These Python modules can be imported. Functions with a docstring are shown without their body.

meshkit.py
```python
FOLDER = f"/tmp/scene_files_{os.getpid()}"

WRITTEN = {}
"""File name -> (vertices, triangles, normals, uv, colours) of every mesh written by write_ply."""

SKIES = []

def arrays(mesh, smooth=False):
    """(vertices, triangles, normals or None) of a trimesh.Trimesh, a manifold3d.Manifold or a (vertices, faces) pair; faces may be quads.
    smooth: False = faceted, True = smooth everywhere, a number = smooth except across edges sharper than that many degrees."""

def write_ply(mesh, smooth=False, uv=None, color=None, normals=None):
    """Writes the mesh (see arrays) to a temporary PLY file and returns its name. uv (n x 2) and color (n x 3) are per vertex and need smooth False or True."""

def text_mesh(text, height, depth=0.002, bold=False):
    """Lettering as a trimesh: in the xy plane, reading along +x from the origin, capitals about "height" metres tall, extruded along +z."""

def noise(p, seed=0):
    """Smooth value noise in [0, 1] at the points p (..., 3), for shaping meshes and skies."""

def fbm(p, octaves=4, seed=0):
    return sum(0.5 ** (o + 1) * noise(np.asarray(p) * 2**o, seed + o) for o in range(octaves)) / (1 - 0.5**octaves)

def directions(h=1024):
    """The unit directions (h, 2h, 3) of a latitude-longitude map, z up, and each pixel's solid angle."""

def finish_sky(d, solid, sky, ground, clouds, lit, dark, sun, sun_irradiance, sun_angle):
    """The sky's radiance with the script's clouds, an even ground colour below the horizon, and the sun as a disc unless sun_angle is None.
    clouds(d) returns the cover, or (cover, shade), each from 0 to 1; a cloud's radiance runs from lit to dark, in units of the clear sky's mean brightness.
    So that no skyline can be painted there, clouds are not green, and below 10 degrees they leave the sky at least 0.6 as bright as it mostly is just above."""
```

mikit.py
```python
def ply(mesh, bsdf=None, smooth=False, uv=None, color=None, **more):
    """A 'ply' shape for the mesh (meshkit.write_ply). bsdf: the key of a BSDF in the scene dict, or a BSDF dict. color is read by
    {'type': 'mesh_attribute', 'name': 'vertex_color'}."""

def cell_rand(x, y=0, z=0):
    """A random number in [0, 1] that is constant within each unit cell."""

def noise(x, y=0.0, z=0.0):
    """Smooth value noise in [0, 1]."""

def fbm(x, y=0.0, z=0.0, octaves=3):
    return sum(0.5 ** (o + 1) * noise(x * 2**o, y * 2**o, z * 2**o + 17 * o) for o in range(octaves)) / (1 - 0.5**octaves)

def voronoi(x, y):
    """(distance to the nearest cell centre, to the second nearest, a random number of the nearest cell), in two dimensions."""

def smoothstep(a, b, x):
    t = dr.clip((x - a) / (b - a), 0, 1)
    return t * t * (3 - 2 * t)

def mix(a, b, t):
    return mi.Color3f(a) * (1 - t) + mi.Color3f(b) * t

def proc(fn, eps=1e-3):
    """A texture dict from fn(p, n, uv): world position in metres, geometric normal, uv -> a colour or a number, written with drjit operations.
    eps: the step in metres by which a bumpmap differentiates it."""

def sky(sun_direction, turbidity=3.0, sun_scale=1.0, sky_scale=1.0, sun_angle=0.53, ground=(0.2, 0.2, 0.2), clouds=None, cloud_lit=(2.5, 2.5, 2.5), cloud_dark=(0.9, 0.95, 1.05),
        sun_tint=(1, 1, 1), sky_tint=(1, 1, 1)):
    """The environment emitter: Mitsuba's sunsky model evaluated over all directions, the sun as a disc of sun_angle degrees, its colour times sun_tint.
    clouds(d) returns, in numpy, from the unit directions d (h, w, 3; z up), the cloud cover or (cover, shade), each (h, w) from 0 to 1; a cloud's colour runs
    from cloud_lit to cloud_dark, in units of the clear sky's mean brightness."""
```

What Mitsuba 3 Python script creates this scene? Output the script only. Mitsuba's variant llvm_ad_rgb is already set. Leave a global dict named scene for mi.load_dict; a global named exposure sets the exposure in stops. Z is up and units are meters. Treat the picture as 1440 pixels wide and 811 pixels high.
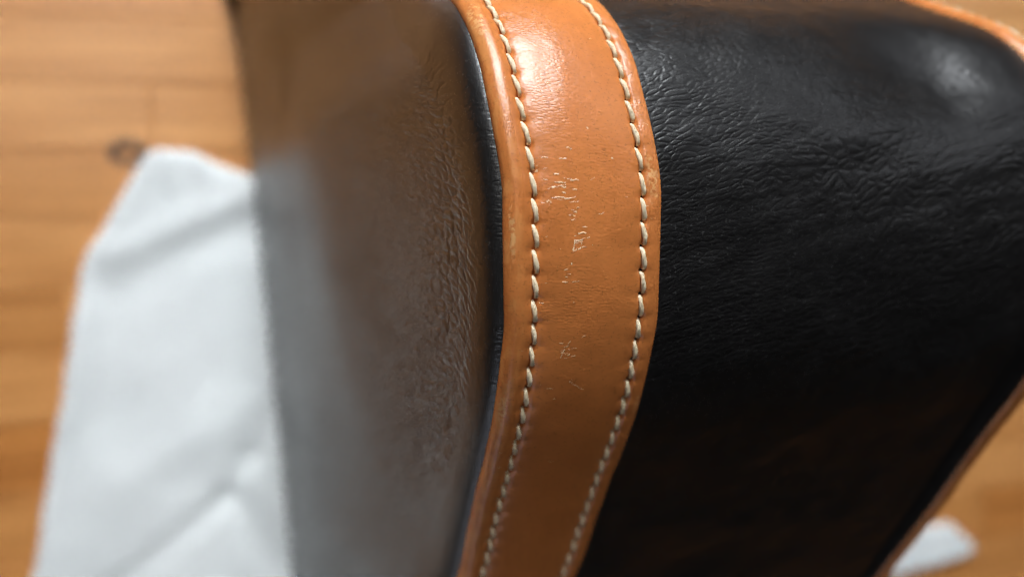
import math
import numpy as np, trimesh, drjit as dr, mitsuba as mi, mikit, meshkit
from mikit import noise, fbm, voronoi, smoothstep, mix, cell_rand
from scipy.interpolate import PchipInterpolator as Pchip

T = mi.ScalarTransform4f
scene, labels = {}, {}
MM = 0.001
H = 0.323                                        # height of the bag's crest over the floor

# ---------------------------------------------------------------- camera, light, exposure
CAM = np.array([-0.04328, -0.00724, 0.1540 + H])
FWD, UP = np.array([0.2888, 0.0092, -0.9574]), np.array([0.0455, 0.9987, 0.0233])
scene['camera'] = {'type': 'thinlens', 'fov': 65.0, 'fov_axis': 'x', 'aperture_radius': 0.0029, 'focus_distance': 0.166, 'near_clip': 0.01, 'far_clip': 60.0,
                   'to_world': T().look_at(origin=CAM.tolist(), target=(CAM + FWD).tolist(), up=UP.tolist())}
exposure = 0.0


def window(key, centre, w, h, radiance):
    # an upright pane in the wall y = centre[1], facing the bag
    scene[key] = {'type': 'rectangle', 'to_world': T().translate(list(centre)) @ T().rotate([1, 0, 0], 90) @ T().scale([w / 2, h / 2, 1]),
                  'bsdf': {'type': 'diffuse', 'reflectance': {'type': 'rgb', 'value': [0.6, 0.6, 0.6]}},
                  'emitter': {'type': 'area', 'radiance': {'type': 'rgb', 'value': list(radiance)}}}
    labels[key] = {'label': 'tall bright window lamp beyond the top of the picture', 'category': 'window', 'kind': 'structure'}


window('window', (-0.05, 1.4, 1.36), 0.62, 1.0, (29.5, 30.8, 32.0))
CEIL = T().translate([-0.55, 0.68, H + 1.55]) @ T().rotate([1, 0, 0], 180) @ T().scale([0.35, 0.35, 1])
scene['ceiling_lamp'] = {'type': 'rectangle', 'to_world': CEIL, 'bsdf': {'type': 'diffuse', 'reflectance': {'type': 'rgb', 'value': [0.6, 0.6, 0.6]}},
                         'emitter': {'type': 'area', 'radiance': {'type': 'rgb', 'value': [1.7, 1.6, 1.45]}}}
labels['ceiling_lamp'] = {'label': 'square soft lamp under the ceiling above the top left of the picture', 'kind': 'structure', 'category': 'lamp'}
scene['side_window'] = {'type': 'rectangle', 'to_world': T().look_at(origin=[1.75, 1.35, 1.80], target=[0.08, 0, H], up=[0, 0, 1]) @ T().scale([0.70, 0.60, 1]),
                        'bsdf': {'type': 'diffuse', 'reflectance': {'type': 'rgb', 'value': [0.6, 0.6, 0.6]}},
                        'emitter': {'type': 'area', 'radiance': {'type': 'rgb', 'value': [0.98, 1.03, 1.12]}}}
labels['side_window'] = {'label': 'dim curtained window beyond the top right of the picture', 'kind': 'structure', 'category': 'window'}
scene['low_window'] = {'type': 'rectangle', 'to_world': T().look_at(origin=[-0.58, -1.55, 0.52], target=[0.0, -0.06, H - 0.04], up=[0, 0, 1]) @ T().scale([0.24, 0.38, 1]),
                       'bsdf': {'type': 'diffuse', 'reflectance': {'type': 'rgb', 'value': [0.6, 0.6, 0.6]}},
                       'emitter': {'type': 'area', 'radiance': {'type': 'rgb', 'value': [1.0, 1.08, 1.32]}}}
labels['low_window'] = {'label': 'narrow bluish window beyond the lower left of the picture', 'kind': 'structure', 'category': 'window'}
scene['room_light'] = {'type': 'constant', 'radiance': {'type': 'rgb', 'value': [0.013, 0.012, 0.011]}}

# ---------------------------------------------------------------- materials


def rgb(*c):
    return {'type': 'rgb', 'value': list(c)}


def two(b):
    return {'type': 'twosided', 'bsdf': b}


def bump(b, fn, eps, scale):
    return two({'type': 'bumpmap', 'arbitrary': mikit.proc(fn, eps), 'scale': scale, 'bsdf': b})


def pebble(x, y, sx, sy, warp=0.5, valley=0.26):
    """Raised grain cells with narrow valleys, 0 to 1; x, y in mm."""
    wx, wy = noise(x * 0.23 + 3.1, y * 0.23) - 0.5, noise(x * 0.23 + 41.0, y * 0.23 + 9.0) - 0.5
    a, b, r = voronoi(x / sx + wx * warp * 2, y / sy + wy * warp * 2)
    return smoothstep(0.0, valley, b - a) * (0.7 + 0.3 * r) * (1 - 0.45 * a * a)


def grain_gusset(p, n, uv):
    x, y = uv.x, uv.y
    yy = y - 0.22 * x + 4.0 * (noise(x * 0.05, y * 0.05) - 0.5)
    near = 1 - smoothstep(42, 95, x + 14 * (noise(x * 0.04, y * 0.06, 3.0) - 0.5))   # the skin is stretched into finer grain beside the strip
    big = pebble(x, yy, 3.7, 2.3, 0.6, 0.6)
    fine = pebble(x + 7, yy, 3.0, 1.2, 0.6, 0.5)
    crease = 1 - dr.abs(2 * fbm(x * 0.035 + 5, yy * 0.20, 0.0, 3) - 1)
    crease = smoothstep(0.86, 0.98, crease) * smoothstep(0.35, 0.6, noise(x * 0.04, y * 0.05, 9.0))
    near = dr.maximum(near, dr.exp(-dr.square((x - 120) / 22) - dr.square((y - 46) / 19)))
    thick = 0.65 + 0.7 * noise(x * 0.045, y * 0.06, 21.0)                             # slack and tight areas of the hide
    return dr.lerp(big, 0.8 * fine, near) * thick * (1 - 0.35 * dr.exp(-dr.square((x - 120) / 20) - dr.square((y - 46) / 17))) - 0.6 * crease + 0.05 * noise(x * 5.0, y * 5.0)


def grain_side(p, n, uv):
    x, y = uv.x, uv.y                                        # x along the seam, y down the panel
    roll = 1 - smoothstep(5.0, 14.0, y)
    hair = fbm(x * 3.2, y * 0.8, 1.0, 2)
    return dr.lerp(0.25 * fbm(x * 1.6, y * 0.9, 2.0, 2), 0.9 * hair, roll)


def black_colour(p, n, uv):
    s = fbm(uv.x * 0.35, uv.y * 0.35, 2.0, 3)
    speck = smoothstep(0.86, 0.93, noise(uv.x * 3.1, uv.y * 3.1, 7.0))
    return mix((0.0055, 0.0052, 0.0053), (0.0095, 0.0090, 0.0091), s) + mi.Color3f(0.05) * speck * 0.5


def black_rough(p, n, uv):
    return 0.33 + 0.14 * fbm(uv.x * 0.3, uv.y * 0.3, 5.0, 3)


def side_rough(p, n, uv):
    return 0.33 + 0.08 * fbm(uv.x * 0.3, uv.y * 0.3, 5.0, 3)


scene['black_gusset_leather'] = bump({'type': 'principled', 'base_color': mikit.proc(black_colour), 'roughness': mikit.proc(black_rough), 'specular': 0.42}, grain_gusset, 1e-4, 0.00013)
scene['black_side_leather'] = bump({'type': 'principled', 'base_color': mikit.proc(black_colour), 'roughness': mikit.proc(side_rough), 'specular': 1.0}, grain_side, 1e-4, 0.00014)

# scratches and scuffs on the tan strip: (u0, s0, u1, s1, half width) in mm on the strip
_r = np.random.default_rng(5)
SCRATCH = []
for (u, s, n, lu, ls, span) in ((11.8, 14.2, 17, 1.8, 0.15, 3.6), (15.0, 3.6, 7, 1.3, 0.25, 2.2), (13.0, -20.0, 12, 0.7, 0.55, 2.0), (8.6, 16.0, 9, 1.1, 0.1, 4.5), (14.6, 8.6, 6, 1.0, 0.2, 2.2), (12.0, -4.0, 7, 0.6, 0.1, 5.0)):
    for k in range(n):
        a, b = u + _r.normal(0, span * 0.45), s + _r.normal(0, span * 0.5)
        l = _r.uniform(0.25, 1.25)
        SCRATCH.append((a, b, a + lu * l, b + ls * l * _r.uniform(-0.6, 1.4), _r.uniform(0.04, 0.11)))
for k in range(40):                                      # light handling marks all over
    a, b, g, l = _r.uniform(1, 33), _r.uniform(-60, 60), _r.normal(0.05, 0.25), _r.uniform(0.3, 1.6) * _r.uniform(0.3, 1)
    SCRATCH.append((a, b, a + l * math.cos(g), b + l * math.sin(g), _r.uniform(0.025, 0.06)))
SCRATCH += [(13.7, 1.3, 14.1, 3.4, 0.13), (13.7, 1.4, 15.2, 2.1, 0.15), (14.0, 3.3, 16.2, 3.9, 0.10), (15.3, 2.2, 15.6, 3.6, 0.08), (12.2, -21.6, 13.0, -19.6, 0.10), (13.3, -19.0, 14.0, -17.8, 0.08), (15.0, -27.5, 18.5, -30.0, 0.05)]
SPOTS = [(8.9, 11.2, 0.75), (23.5, 20.0, 0.3), (14.2, -9.0, 0.22), (14.6, 9.4, 0.3), (19.0, 26.0, 0.25)]
PATCH = [(32.4, 16.0, 1.5, 5.2), (1.6, 53.5, 1.6, 6.5), (1.2, 6.0, 0.6, 7.0), (33.2, -36.0, 0.6, 3.0), (1.2, -34.0, 0.9, 5.0)]


def wear(uv):
    u, s = uv.x, uv.y
    wu, ws = u + 0.35 * (noise(u * 2.2, s * 2.2, 3.0) - 0.5), s + 0.35 * (noise(u * 2.2, s * 2.2, 8.0) - 0.5)
    m = mi.Float(0)
    for a, b, c, d, w in SCRATCH:
        ex, ey = c - a, d - b
        t = dr.clip(((wu - a) * ex + (ws - b) * ey) / (ex * ex + ey * ey), 0, 1)
        q = dr.sqrt(dr.square(wu - a - t * ex) + dr.square(ws - b - t * ey))
        m = dr.maximum(m, 1 - smoothstep(w * 0.5, w * 1.5, q))
    for a, b, r in SPOTS:
        m = dr.maximum(m, 0.9 * (1 - smoothstep(r * 0.5, r, dr.sqrt(dr.square(wu - a) + dr.square(ws - b)))) * smoothstep(0.30, 0.5, noise(u * 3, s * 3, 2.0)))
    return m


def scuff(uv):
    u, s = uv.x, uv.y
    m = mi.Float(0)
    for a, b, ru, rs in PATCH:
        q = dr.sqrt(dr.square((u - a) / ru) + dr.square((s - b) / rs))
        m = dr.maximum(m, 1 - smoothstep(0.5, 1.15, q + 0.9 * (fbm(u * 1.3, s * 0.9, 4.0, 3) - 0.5)))
    return m * smoothstep(0.36, 0.62, fbm(u * 1.6, s * 1.6, 11.0, 3))


def tan_colour(p, n, uv):
    u, s = uv.x, uv.y
    m = fbm(u * 0.12, s * 0.10, 1.0, 3)
    c = mix((0.505, 0.160, 0.039), (0.565, 0.190, 0.050), m)
    c = c * (0.94 + 0.12 * fbm(u * 1.3, s * 2.0, 6.0, 3))
    pore = smoothstep(0.80, 0.90, noise(u * 2.6, s * 3.4, 14.0))
    c = c * (1 - 0.18 * pore)
    rub = (1 - smoothstep(2.2, 5.2, u + 1.5 * noise(u, s * 0.4, 3.0))) * smoothstep(0.40, 0.62, fbm(u * 0.9, s * 0.35, 27.0, 3))   # dye rubbed thin along the left margin
    c = mix(c, (0.66, 0.30, 0.095), 0.38 * rub)
    c = mix(c, (0.70, 0.40, 0.17), 0.65 * scuff(uv))
    return mix(c, (0.86, 0.66, 0.42), 0.88 * wear(uv) * smoothstep(0.10, 0.45, noise(u * 2.6, s * 2.6, 19.0)))


def tan_bump(p, n, uv):
    u, s = uv.x, uv.y
    w = 0.9 * (noise(u * 0.7, s * 0.7) - 0.5)
    lines = fbm(u * 0.75 + w, s * 2.6 + w + 0.12 * u, 2.0, 3)
    cell = pebble(u * 1.0, s + 0.12 * u, 1.5, 0.62, 0.6, 0.5)
    return 0.40 * lines + (0.35 + 0.6 * noise(u * 0.12, s * 0.09, 33.0)) * cell - 0.5 * scuff(uv) * noise(u * 4, s * 4) + 1.2 * wear(uv)


scene['tan_leather'] = bump({'type': 'principled', 'base_color': mikit.proc(tan_colour), 'roughness': 0.33, 'specular': 0.6}, tan_bump, 6e-5, 0.000052)


def thread_colour(p, n, uv):
    return mix((0.62, 0.48, 0.28), (0.84, 0.74, 0.53), fbm(p.x * 1400, p.y * 1400, p.z * 1400, 2))


scene['thread'] = two({'type': 'principled', 'base_color': mikit.proc(thread_colour), 'roughness': 0.6, 'specular': 0.35, 'sheen': 0.3})

# ---------------------------------------------------------------- the bag's profile (v along the crest, w down), in mm
KN = np.array([-130, -90, -50, -20, 10, 40, 75, 120.])
TH = np.array([-0.6472, -0.6334, -0.7087, -0.4354, -0.095, 0.3585, 1.0063, 0.9258])
DU = np.array([-3.8515, 0.9076, 2.2871, 2.6709, 2.1028, -0.0177, -1.6844, -1.7385])
WS, A_ST, B_ST, GW, PITCH, S0 = 34.49, 6.16, 30.13, 148.1, 5.239, 59.5
kn = np.r_[-260, -190, -155, KN, 165, 220, 300]
th = np.r_[-1.34, -1.31, -1.05, TH, 1.17, 1.24, 1.27]
SS = np.linspace(-480, 480, 9601)
_th = Pchip(kn, th)(np.clip(SS, -260, 300))
_ds = SS[1] - SS[0]
_c = lambda f: np.r_[0, np.cumsum((f[1:] + f[:-1]) / 2 * _ds)]
V_, W_ = _c(np.cos(_th)), _c(-np.sin(_th))
V_, W_ = V_ - np.interp(0, SS, V_), W_ - np.interp(0, SS, W_)
inside = SS[W_ > -H / MM]
SLO, SHI = inside[0], inside[-1]
prof = lambda s: (np.interp(s, SS, V_), np.interp(s, SS, W_), np.interp(s, SS, _th))
_du = Pchip(np.r_[-260, KN, 300], np.r_[-9, DU, -4])


def _smooth(a, b, x):
    x = np.clip((x - a) / (b - a), 0, 1)
    return x * x * (3 - 2 * x)


def foot(v):
    return -47.0 - 0.051 * v


def seam(s):
    """u of the left seam: it follows the strip in view and flares to the foot of the side panel lower down."""
    v, w, _ = prof(s)
    f = np.clip((-w - 75) / (H / MM - 75), 0, 1)
    return _du(np.clip(s, -260, 300)) * (1 - f) + foot(v) * f


def seam2(s):
    v, w, _ = prof(s)
    f = np.clip((-w - 75) / (H / MM - 75), 0, 1)
    return GW + _du(np.clip(s, -260, 300)) * (1 - f) - 22 * f


def seam3(s):
    """Where the far tan strip starts: on the lower part the black band rolls on over the edge and leaves only a thin tan rim."""
    return seam2(s) + 4.4 * (1 - _smooth(-48, -8, s))


def surf(u, s, h):
    """A point of the wrapping surface: u across, s along the profile, h outwards (mm) -> metres in the world."""
    v, w, t = prof(s)
    return np.stack([np.broadcast_to(u, np.shape(v)), v + h * np.sin(t), w + h * np.cos(t) + H / MM], -1) * MM


def grid(P, uv, flip=False):
    """(n, m, 3) points -> trimesh and uv."""
    n, m = P.shape[:2]
    i = np.arange(n * m).reshape(n, m)
    a, b, c, d = i[:-1, :-1], i[1:, :-1], i[1:, 1:], i[:-1, 1:]
    f = np.stack([a, b, c, a, c, d], -1).reshape(-1, 3)
    if flip:
        f = f[:, ::-1]
    return trimesh.Trimesh(P.reshape(-1, 3), f, process=False), uv.reshape(-1, 2)


def put(key, P, uv, bsdf, flip=False):
    m, t = grid(P, uv, flip)
    scene[key] = mikit.ply(m, bsdf, smooth=True, uv=t)


def s_steps(fine, lo=-122, hi=88):
    return np.r_[np.linspace(SLO, lo, 60)[:-1], np.arange(lo, hi, fine), np.linspace(hi, SHI, 60)]


BAG = 'leather_bag'
labels[BAG] = {'label': 'black grained leather bag with tan leather edging and cream stitching, standing on the wooden floor', 'category': 'bag'}

FOLD, FR, FMAX = 6.4, 2.5, math.radians(98)


def fold_at(s):
    return 3.4 + (FOLD - 3.4) * _smooth(-48, -8, s)


# side panel: rolls over from under the strip, then falls to the floor
RO = 6.5


def cells(x, y, seed=0):
    """Rounded grain cells with valleys between them, 0 to 1, for shaping a mesh."""
    ix, iy = np.floor(x), np.floor(y)
    d1, d2, rr = np.full(x.shape, 9.0), np.full(x.shape, 9.0), np.zeros(x.shape)

    def rnd(cx, cy, k):
        h = (cx.astype(np.int64) * 374761393 + cy.astype(np.int64) * 668265263 + (k + seed * 7) * 2147483647) & 0xFFFFFFFF
        h = ((h ^ (h >> 13)) * 1274126177) & 0xFFFFFFFF
        return ((h ^ (h >> 16)) & 0xFFFFFF) / 16777215.0
    for a in (-1, 0, 1):
        for b in (-1, 0, 1):
            cx, cy = ix + a, iy + b
            d = np.hypot(cx + 0.15 + 0.7 * rnd(cx, cy, 1) - x, cy + 0.15 + 0.7 * rnd(cx, cy, 2) - y)
            d2 = np.where(d < d1, d1, np.minimum(d2, d))
            rr = np.where(d < d1, rnd(cx, cy, 3), rr)
            d1 = np.minimum(d1, d)
    e = np.clip((d2 - d1) / 0.6, 0, 1)
    return e * (2 - e) * (0.6 + 0.4 * rr) * (1 - 0.4 * d1 * d1)


def side_panel(key, sgn, seam_u, foot_u, fine, rows, grain=0.0):
    s = s_steps(fine)
    v, w, t = prof(s)
    u0 = seam_u(s)
    drop = np.maximum(w + H / MM - 20.0, 0.0)[:, None]
    l = np.linspace(0, 19, 64)                           # tight at the strip, then easing into the flat of the panel
    k = math.radians(83) * (1 - np.exp(-(l / (0.8 * RO)) ** 1.35))
    step = lambda f: np.r_[0, np.cumsum((f[1:] + f[:-1]) / 2 * (l[1] - l[0]))]
    roll_u = u0[:, None] + sgn * (step(np.cos(k))[None] - 2.0)
    roll_h = np.broadcast_to(-2.0 - step(np.sin(k))[None], roll_u.shape)
    sv = np.sin(t)[:, None], np.cos(t)[:, None]
    rv, rw = v[:, None] + roll_h * sv[0], w[:, None] + roll_h * sv[1]
    # below the roll: a soft curve to the foot
    r = np.linspace(0, 1, rows)[None, 1:]
    r = 0.30 * r + 0.70 * r ** 5 if grain else r
    uf = foot_u(v)[:, None]
    ue, ve, we = roll_u[:, -1:], rv[:, -1:], rw[:, -1:]
    low = -H / MM + 0.5
    pw = we + (np.minimum(low - we, 0)) * r
    shape = r + 0.10 * np.sin(np.pi * r) * np.clip(drop / 200, 0, 1)
    pu = ue + (uf - ue) * shape
    pv = ve + (v[:, None] * 1.0 - ve) * (1 - (1 - r) ** 2)
    soft = (meshkit.fbm(np.stack([pv / 60, pw / 60, 0 * pv + sgn], -1), 2, 3) - 0.5) * 3.0 * np.sin(np.pi * np.clip(r * 1.02, 0, 1))
    pu = pu + sgn * soft
    X = np.stack([np.hstack([roll_u, pu]), np.hstack([rv, pv]), np.hstack([rw, pw]) + H / MM], -1) * MM
    d = np.linalg.norm(np.diff(X, axis=1), axis=-1) / MM
    L = np.concatenate([np.zeros((len(s), 1)), np.cumsum(d, 1)], 1)
    if grain:                                            # the hide's pebbles, flatter where it is pulled tight over the edge
        y = L
        xx = s[:, None] + 0 * y
        n3 = lambda k, q: meshkit.noise(np.stack([xx / k, y / (k * 1.6), 0 * y + q], -1), 5) - 0.5
        g = 0.75 * cells((xx - 0.45 * y + 2.0 * n3(9, 0)) / 3.0, (y + 5 * n3(8, 3)) / 4.6, 1) + 0.3 * cells((xx - 0.3 * y + n3(5, 7)) / 1.3, y / 2.6, 2)
        X[..., 0] += sgn * MM * grain * g * _smooth(6, 17, y) * (0.8 + 0.9 * n3(30, 9)) * (1 - _smooth(140, 190, y))
    put(key, X, np.stack([np.broadcast_to(s[:, None], L.shape), L], -1), 'black_side_leather', flip=sgn > 0)


side_panel(BAG + '__side_panel', -1, seam, foot, 0.4, 420, 0.52)
side_panel(BAG + '__side_panel_001', 1, lambda s: seam3(s) + fold_at(s) + 0.6, lambda v: GW - 14 + 0 * v, 2.5, 60)

# gusset: the black band that wraps over the crest between the two tan strips
s = s_steps(0.5)
q = np.r_[np.linspace(0, 1, 330)]
a, b = seam(s)[:, None] + WS - 6.0, seam3(s)[:, None] + 3.0
u = a + (b - a) * q[None]
ur = u - seam(s)[:, None]
sg = np.broadcast_to(s[:, None], u.shape)
edge = np.minimum(q, 1 - q)[None] * (b - a)
h = -1.3 + 1.3 * (1 - np.exp(-edge / 5.0)) + 0.8 * np.sin(np.pi * q)[None]
pp = np.stack([ur / 34, sg / 26, 0 * u], -1)
h = h + (meshkit.fbm(pp, 3, 11) - 0.5) * 2.2 * np.clip(edge / 14, 0, 1)
wr = meshkit.fbm(np.stack([ur / 30, (sg - 0.22 * ur) / 6.5, 0 * u + 4], -1), 3, 2) - 0.5
h = h + wr * 0.8 * np.clip(edge / 12, 0, 1) * np.exp(-((sg - 18) / 40) ** 2)
h = h - 6.5 * np.exp(-((ur - 116) / np.where(ur < 116, 24, 14)) ** 2 - ((sg - 46) / 15) ** 2)     # the dent beside the far strip
low = 1 - _smooth(-48, -8, sg)
h = h + low * (1.3 * np.exp(-np.square((u - b + 5.2) / 2.1)) - 0.7 * np.exp(-np.square((u - b + 10.5) / 2.4)))     # the rolled edge
v, w, t = (x[:, None] for x in prof(s))
P = np.stack([u, v + h * np.sin(t), w + h * np.cos(t) + H / MM], -1) * MM
put(BAG + '__gusset', P, np.stack([ur, sg], -1), 'black_gusset_leather', flip=True)

# base
bs = np.linspace(SLO, SHI, 40)
bv = prof(bs)[0]
P = np.stack([np.stack([foot(bv), bv, 0 * bv + 0.6], -1), np.stack([0 * bv + GW - 14, bv, 0 * bv + 0.6], -1)], 1) * MM
put(BAG + '__base', P, np.stack([P[..., 0], P[..., 1]], -1) * 1000, 'black_side_leather')

# tan strips: padded margins, stitch grooves, holes
PATHU = np.array([1.4, 0.25, 0.0, 0.15, 0.7, 2.0, 3.4, 4.8, 5.5, 6.16, 6.9, 7.8, 11, 17, 23, 27, 28.8, 29.6, 30.13, 30.7, 31.5, 32.8, 33.8, 34.25, 34.45, 34.3, 33.0])
PATHH = np.array([-2.9, -2.7, -1.8, -0.9, -0.1, 0.72, 0.95, 0.55, 0.15, -0.25, 0.10, 0.42, 0.98, 1.45, 1.25, 0.75, 0.40, 0.08, -0.25, 0.12, 0.45, 0.55, 0.35, -0.1, -0.9, -2.0, -2.9])
PATHH = np.interp(np.arange(len(PATHH)), np.arange(len(PATHH)), PATHH)
_l = np.r_[0, np.cumsum(np.hypot(np.diff(PATHU), np.diff(PATHH)))]
_ll = np.unique(np.r_[np.linspace(0, _l[-1], 150), np.linspace(_l[7], _l[11], 26), np.linspace(_l[16], _l[20], 24)])
CU, CH = Pchip(_l, PATHU)(_ll), Pchip(_l, PATHH)(_ll)
N_UP, N_DOWN = 6, 42                                     # stitches above and below the first one in view




def folded(cu, ch, s):
    """Where the point (cu across, ch outwards) of a strip goes that folds over an edge at cu = fold_at(s) with radius FR."""
    F = fold_at(s)
    a = np.clip((cu - F) / FR, 0, FMAX)
    rest = np.maximum(cu - F - FMAX * FR, 0)
    du = np.minimum(cu, F) + FR * np.sin(a) + rest * np.cos(FMAX)
    dh = -FR * (1 - np.cos(a)) - rest * np.sin(FMAX)
    return du + ch * np.sin(a), dh + ch * np.cos(a)


def strip(key, seam_u, fine, rows, mirror=False, wrap=False, down=N_DOWN, up=N_UP):
    s = s_steps(fine)
    cu, ch = CU[None] + 0 * s[:, None], CH[None] + 0 * s[:, None]
    sg = s[:, None] + 0 * cu
    top = np.clip((ch + 1.5) / 1.2, 0, 1)
    for i, row in enumerate((A_ST, B_ST)):
        k = (S0 - (0 if i == 0 else 0.1) - sg) / PITCH
        on = (k > -up - 0.2) & (k < down + 0.2)
        f = (k - np.round(k)) * PITCH
        d2 = np.square(cu - row) + np.square(f)
        ch = ch - on * (0.75 * np.exp(-d2 / 0.38) + 0.22 * np.exp(-np.square((cu - row) / 2.2) - np.square(f / 1.1))) * top
    ch = ch + (meshkit.fbm(np.stack([cu / 9, sg / 12, 0 * cu + 5], -1), 3, 7) - 0.5) * 0.5 * top
    cu = cu + (meshkit.fbm(np.stack([0 * cu, sg / 16, 0 * cu + 15], -1), 2, 9) - 0.5) * 0.7
    du, dh = cu, ch
    if wrap:                                             # the far strip folds over the bag's other edge
        du, dh = folded(cu, ch, sg)
    v, w, t = (x[:, None] for x in prof(s))
    u = seam_u(s)[:, None] + du
    P = np.stack([u, v + dh * np.sin(t), w + dh * np.cos(t) + H / MM], -1) * MM
    put(key, P, np.stack([cu, sg], -1), 'tan_leather', flip=True)


strip(BAG + '__edge_strip', seam, 0.33, None)
strip(BAG + '__edge_strip_001', seam3, 0.8, None, wrap=True)

rng = np.random.default_rng(3)


def stitch_mesh(seam_u, row, s_top, slant, wrap):
    n, m = 17, 12
    x = np.linspace(0, 1, n)
    L = PITCH
    lo, hi = 0.03 * L, 0.97 * L
    sc = s_top - (lo + (hi - lo) * x)
    rise = np.clip(np.sin(np.pi * x), 0, 1) ** 0.5
    hc = -0.70 + 1.0 * rise + rng.normal(0, 0.05)
    uc = row + slant * (x - 0.5) + rng.normal(0, 0.07)
    rad = (0.34 + 0.19 * rise) * rng.uniform(0.93, 1.08)
    a = np.linspace(0, 2 * np.pi, m, endpoint=False)
    tw = rng.uniform(0, 6) + x * 5.2                     # two plies twisted together
    lobes = 1 + 0.13 * np.cos(2 * (a[None] - tw[:, None]))
    du = rad[:, None] * lobes * np.cos(a)[None]
    dh = rad[:, None] * lobes * np.sin(a)[None] * 0.85
    S = sc[:, None] + 0 * du
    v, w, t = prof(S)
    a, h = uc[:, None] + du, hc[:, None] + dh
    if wrap:
        a, h = folded(a, h, S)
    P = np.stack([seam_u(S) + a, v + h * np.sin(t), w + h * np.cos(t) + H / MM], -1).reshape(-1, 3) * MM
    f = []
    for i in range(n - 1):
        for j in range(m):
            p0, p1, p2, p3 = i * m + j, i * m + (j + 1) % m, (i + 1) * m + (j + 1) % m, (i + 1) * m + j
            f += [[p0, p1, p2], [p0, p2, p3]]
    for j in range(1, m - 1):
        f += [[0, j + 1, j], [(n - 1) * m, (n - 1) * m + j, (n - 1) * m + j + 1]]
    return trimesh.Trimesh(P, f, process=False)


def stitches(parent, seam_u, up, down, rows, wrap=False):
    k = 0
    for row, slant, off in rows:
        for i in range(-up, down):
            key = f'{parent}__stitch' + (f'_{k:03d}' if k else '')
            m = stitch_mesh(seam_u, row, S0 - off - i * PITCH, slant, wrap)
            m.fix_normals()
            scene[key] = mikit.ply(m, 'thread', smooth=60)
            k += 1


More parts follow.
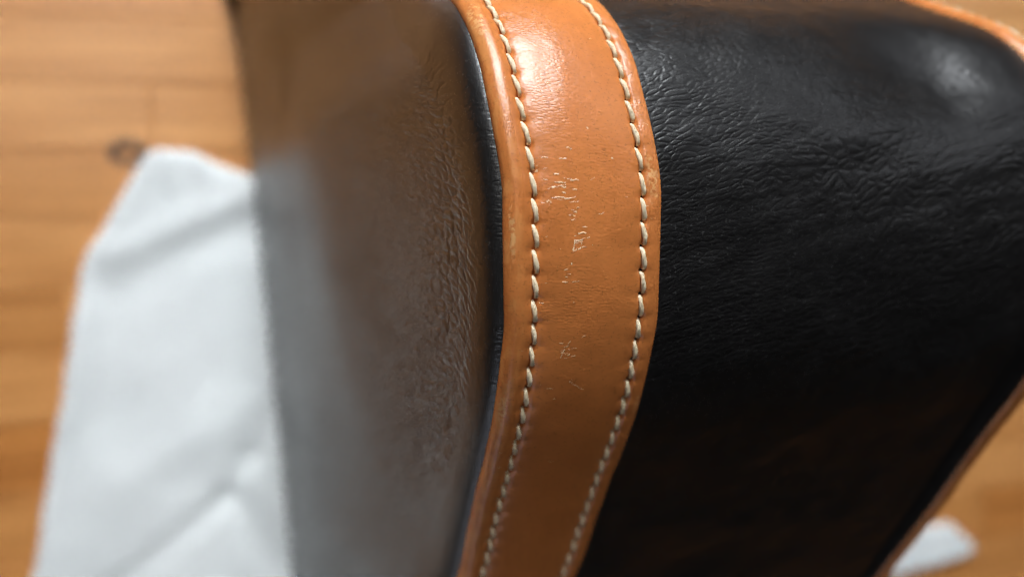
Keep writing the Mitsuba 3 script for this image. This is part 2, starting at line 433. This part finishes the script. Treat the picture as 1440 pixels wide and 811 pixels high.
stitches(BAG + '__edge_strip', seam, 4, 36, ((A_ST, 0.85, 0.0), (B_ST, 0.75, 0.1)))
stitches(BAG + '__edge_strip_001', seam3, 8, 20, ((A_ST, 0.5, 0.0),), True)
labels[BAG + '__edge_strip'] = {'label': 'scratched tan edging strip with two stitch rows at the centre of the picture'}
labels[BAG + '__edge_strip_001'] = {'label': 'blurred far tan edging strip at the right of the picture'}
labels[BAG + '__gusset'] = {'label': 'black grained band between the two tan strips'}

# ---------------------------------------------------------------- the wooden floor


def wood(seed, light, dark):
    def colour(p, n, uv):
        x, y = p.x * 1000, p.y * 1000
        g = fbm(x * 0.012 + seed * 7.3, y * 0.35 + seed * 3.1 + 0.8 * noise(x * 0.01, y * 0.02, seed), seed, 4)
        f = noise(x * 0.05 + seed, y * 2.4, seed + 5)
        c = mix(dark, light, smoothstep(0.25, 0.75, g))
        c = c * (0.94 + 0.12 * f)
        kx, ky = (x + 113.5) / 10.5, (y - 80.5) / 7.6           # a knot
        q = dr.sqrt(kx * kx + ky * ky) + 0.25 * (noise(x * 0.15, y * 0.15, 2.0) - 0.5)
        ring = smoothstep(0.22, 0.50, q) * (1 - smoothstep(0.80, 1.15, q))
        return mix(c, (0.07, 0.030, 0.014), 0.95 * ring)
    return two({'type': 'principled', 'base_color': mikit.proc(colour), 'roughness': 0.27, 'specular': 0.5})


TONES = [((0.66, 0.31, 0.105), (0.53, 0.225, 0.068)), ((0.58, 0.255, 0.078), (0.45, 0.18, 0.050)), ((0.72, 0.37, 0.140), (0.58, 0.27, 0.090)), ((0.51, 0.20, 0.052), (0.37, 0.130, 0.031))]
for i, (l, d) in enumerate(TONES):
    scene[f'wood_{i}'] = wood(i + 1.0, l, d)


def far_colour(p, n, uv):
    return mix((0.44, 0.175, 0.048), (0.62, 0.28, 0.090), cell_rand(p.y / 0.034, p.x / 0.4 + 3.7 * cell_rand(p.y / 0.034)))


scene['wood_far'] = two({'type': 'principled', 'base_color': mikit.proc(far_colour), 'roughness': 0.3, 'specular': 0.5})
scene['floor'] = mikit.ply((np.array([[-1.3, -0.8, -0.004], [1.4, -0.8, -0.004], [1.4, 1.35, -0.004], [-1.3, 1.35, -0.004]], float), np.array([[0, 1, 2, 3]])), 'wood_far')
labels['floor'] = {'label': 'glossy honey coloured strip wood floor', 'category': 'floor', 'kind': 'structure'}


def plank(x0, x1, y0, y1):
    c, z = 0.0004, 0.0
    P = np.array([[x0, y0, -0.004], [x1, y0, -0.004], [x1, y1, -0.004], [x0, y1, -0.004],
                  [x0, y0, z - c], [x1, y0, z - c], [x1, y1, z - c], [x0, y1, z - c],
                  [x0 + c, y0 + c, z], [x1 - c, y0 + c, z], [x1 - c, y1 - c, z], [x0 + c, y1 - c, z]])
    f = [[0, 1, 5, 4], [1, 2, 6, 5], [2, 3, 7, 6], [3, 0, 4, 7], [4, 5, 9, 8], [5, 6, 10, 9], [6, 7, 11, 10], [7, 4, 8, 11], [8, 9, 10, 11]]
    return P, np.array(f)


pr = np.random.default_rng(12)
PW, n = 0.036, 0
for r in range(-10, 9):
    y = r * PW + 0.011
    x = -0.62 + pr.uniform(-0.3, 0)
    while x < 0.85:
        l = pr.uniform(0.28, 0.5)
        scene['floor__plank' + (f'_{n:03d}' if n else '')] = mikit.ply(plank(x, x + l - 0.0004, y, y + PW - 0.0004), f'wood_{pr.choice(4, p=[0.32, 0.3, 0.2, 0.18])}')
        n += 1
        x += l

# ---------------------------------------------------------------- white cloths


def weave(p, n, uv):
    return 0.5 * noise(p.x * 2500, p.y * 2500, p.z * 900) + fbm(p.x * 60, p.y * 60, p.z * 60, 2) * 4


def cotton(p, n, uv):
    return mix((0.73, 0.765, 0.76), (0.78, 0.805, 0.80), fbm(p.x * 30, p.y * 30, p.z * 30, 2))


scene['white_cotton'] = bump({'type': 'principled', 'base_color': mikit.proc(cotton), 'roughness': 0.75, 'specular': 0.3, 'sheen': 0.3}, weave, 2e-4, 0.00010)


def cloth(key, outline, thick, folds, corner=8, step=2.2, wob=1.5, seed=1):
    """A folded cloth lying on the floor: outline in mm, a rounded rim, soft hills and folds (x0, y0, x1, y1, width, height)."""
    from shapely.geometry import Polygon, Point
    import shapely
    poly = Polygon(outline).buffer(-corner).buffer(corner).segmentize(6.0)
    poly = shapely.transform(poly, lambda q: q + (meshkit.fbm(np.stack([q[:, 0] / 34, q[:, 1] / 34, 0 * q[:, 0] + seed], -1), 3, 31)[:, None] - 0.5) * np.array([9.0, 7.0])).buffer(-3).buffer(3)
    x0, y0, x1, y1 = poly.bounds
    X, Y = np.meshgrid(np.arange(x0 - 3, x1 + 3, step), np.arange(y0 - 3, y1 + 3, step))
    pts = shapely.points(X.ravel(), Y.ravel())
    ins = shapely.contains(poly, pts).reshape(X.shape)
    d = shapely.distance(poly.boundary, pts).reshape(X.shape)
    # pull the points near the rim onto it so that the outline is smooth
    near = np.abs(d) < step * 0.75
    proj = shapely.line_interpolate_point(poly.exterior, shapely.line_locate_point(poly.exterior, pts))
    px, py = shapely.get_x(proj).reshape(X.shape), shapely.get_y(proj).reshape(X.shape)
    X, Y = np.where(near, px, X), np.where(near, py, Y)
    d = np.where(near, 0, d)
    use = ins | near
    R = thick * 0.75
    e = np.clip(d / R, 0, 1)
    Z = thick * np.sqrt(1 - (1 - e) ** 2)
    P3 = np.stack([X / 38, Y / 38, 0 * X + seed], -1)
    Z = Z + e * (meshkit.fbm(P3, 3, seed) - 0.5) * 2 * wob
    for (a, b, c, dd, wd, ht) in folds:
        ex, ey = c - a, dd - b
        tt = np.clip(((X - a) * ex + (Y - b) * ey) / (ex * ex + ey * ey), 0, 1)
        q = np.hypot(X - a - tt * ex, Y - b - tt * ey)
        Z = Z + e * ht * np.exp(-(q / wd) ** 2)
    Z = np.maximum(Z, 0) + 0.4
    i = np.arange(X.size).reshape(X.shape)
    ok = use[:-1, :-1] & use[1:, :-1] & use[1:, 1:] & use[:-1, 1:]
    A, B, C, D = (k[ok] for k in (i[:-1, :-1], i[:-1, 1:], i[1:, 1:], i[1:, :-1]))
    f = np.vstack([np.stack([A, B, C], -1), np.stack([A, C, D], -1)])
    top = np.stack([X, Y, Z], -1).reshape(-1, 3) * MM
    m = trimesh.Trimesh(top, f, process=False)
    m.remove_unreferenced_vertices()
    scene[key] = mikit.ply(m, 'white_cotton', smooth=True)


cloth('folded_cloth', [(-101, 84), (-80, 82), (-58, 72), (-40, 66), (-25, 40), (-20, -60), (-20, -420), (-120, -640), (-420, -640), (-330, -330), (-192, -205), (-168, -139), (-156, -78), (-146, -16), (-136, 28)], 9.0,
      [(-118, 26, -45, 58, 9, 2.6), (-130, 6, -50, 40, 14, -2.9), (-135, -155, -74, -112, 6, -1.7), (-74, -112, -58, -88, 6, -1.9), (-58, -88, -42, -60, 8, -2.2),
       (-120, -95, -66, -62, 15, 2.2), (-66, -110, -47, -150, 6, -2.6), (-94, 78, -90, 60, 4, 1.3), (-78, 76, -70, 62, 4, 1.1), (-150, -60, -135, 0, 9, 1.6), (-128, -60, -122, 0, 10, -1.6)], wob=1.6)
labels['folded_cloth'] = {'label': 'white folded cotton cloth on the floor at the left, against the bag', 'category': 'cloth'}
cloth('small_cloth', [[423.2, -189.8], [448.5, -213.0], [429.7, -217.6], [381.8, -219.8], [335.9, -223.9], [338.1, -189.6]], 5.0, [], corner=4, step=1.0, seed=4)
labels['small_cloth'] = {'label': 'small white cloth corner peeping out below the bag at the lower right', 'category': 'cloth'}
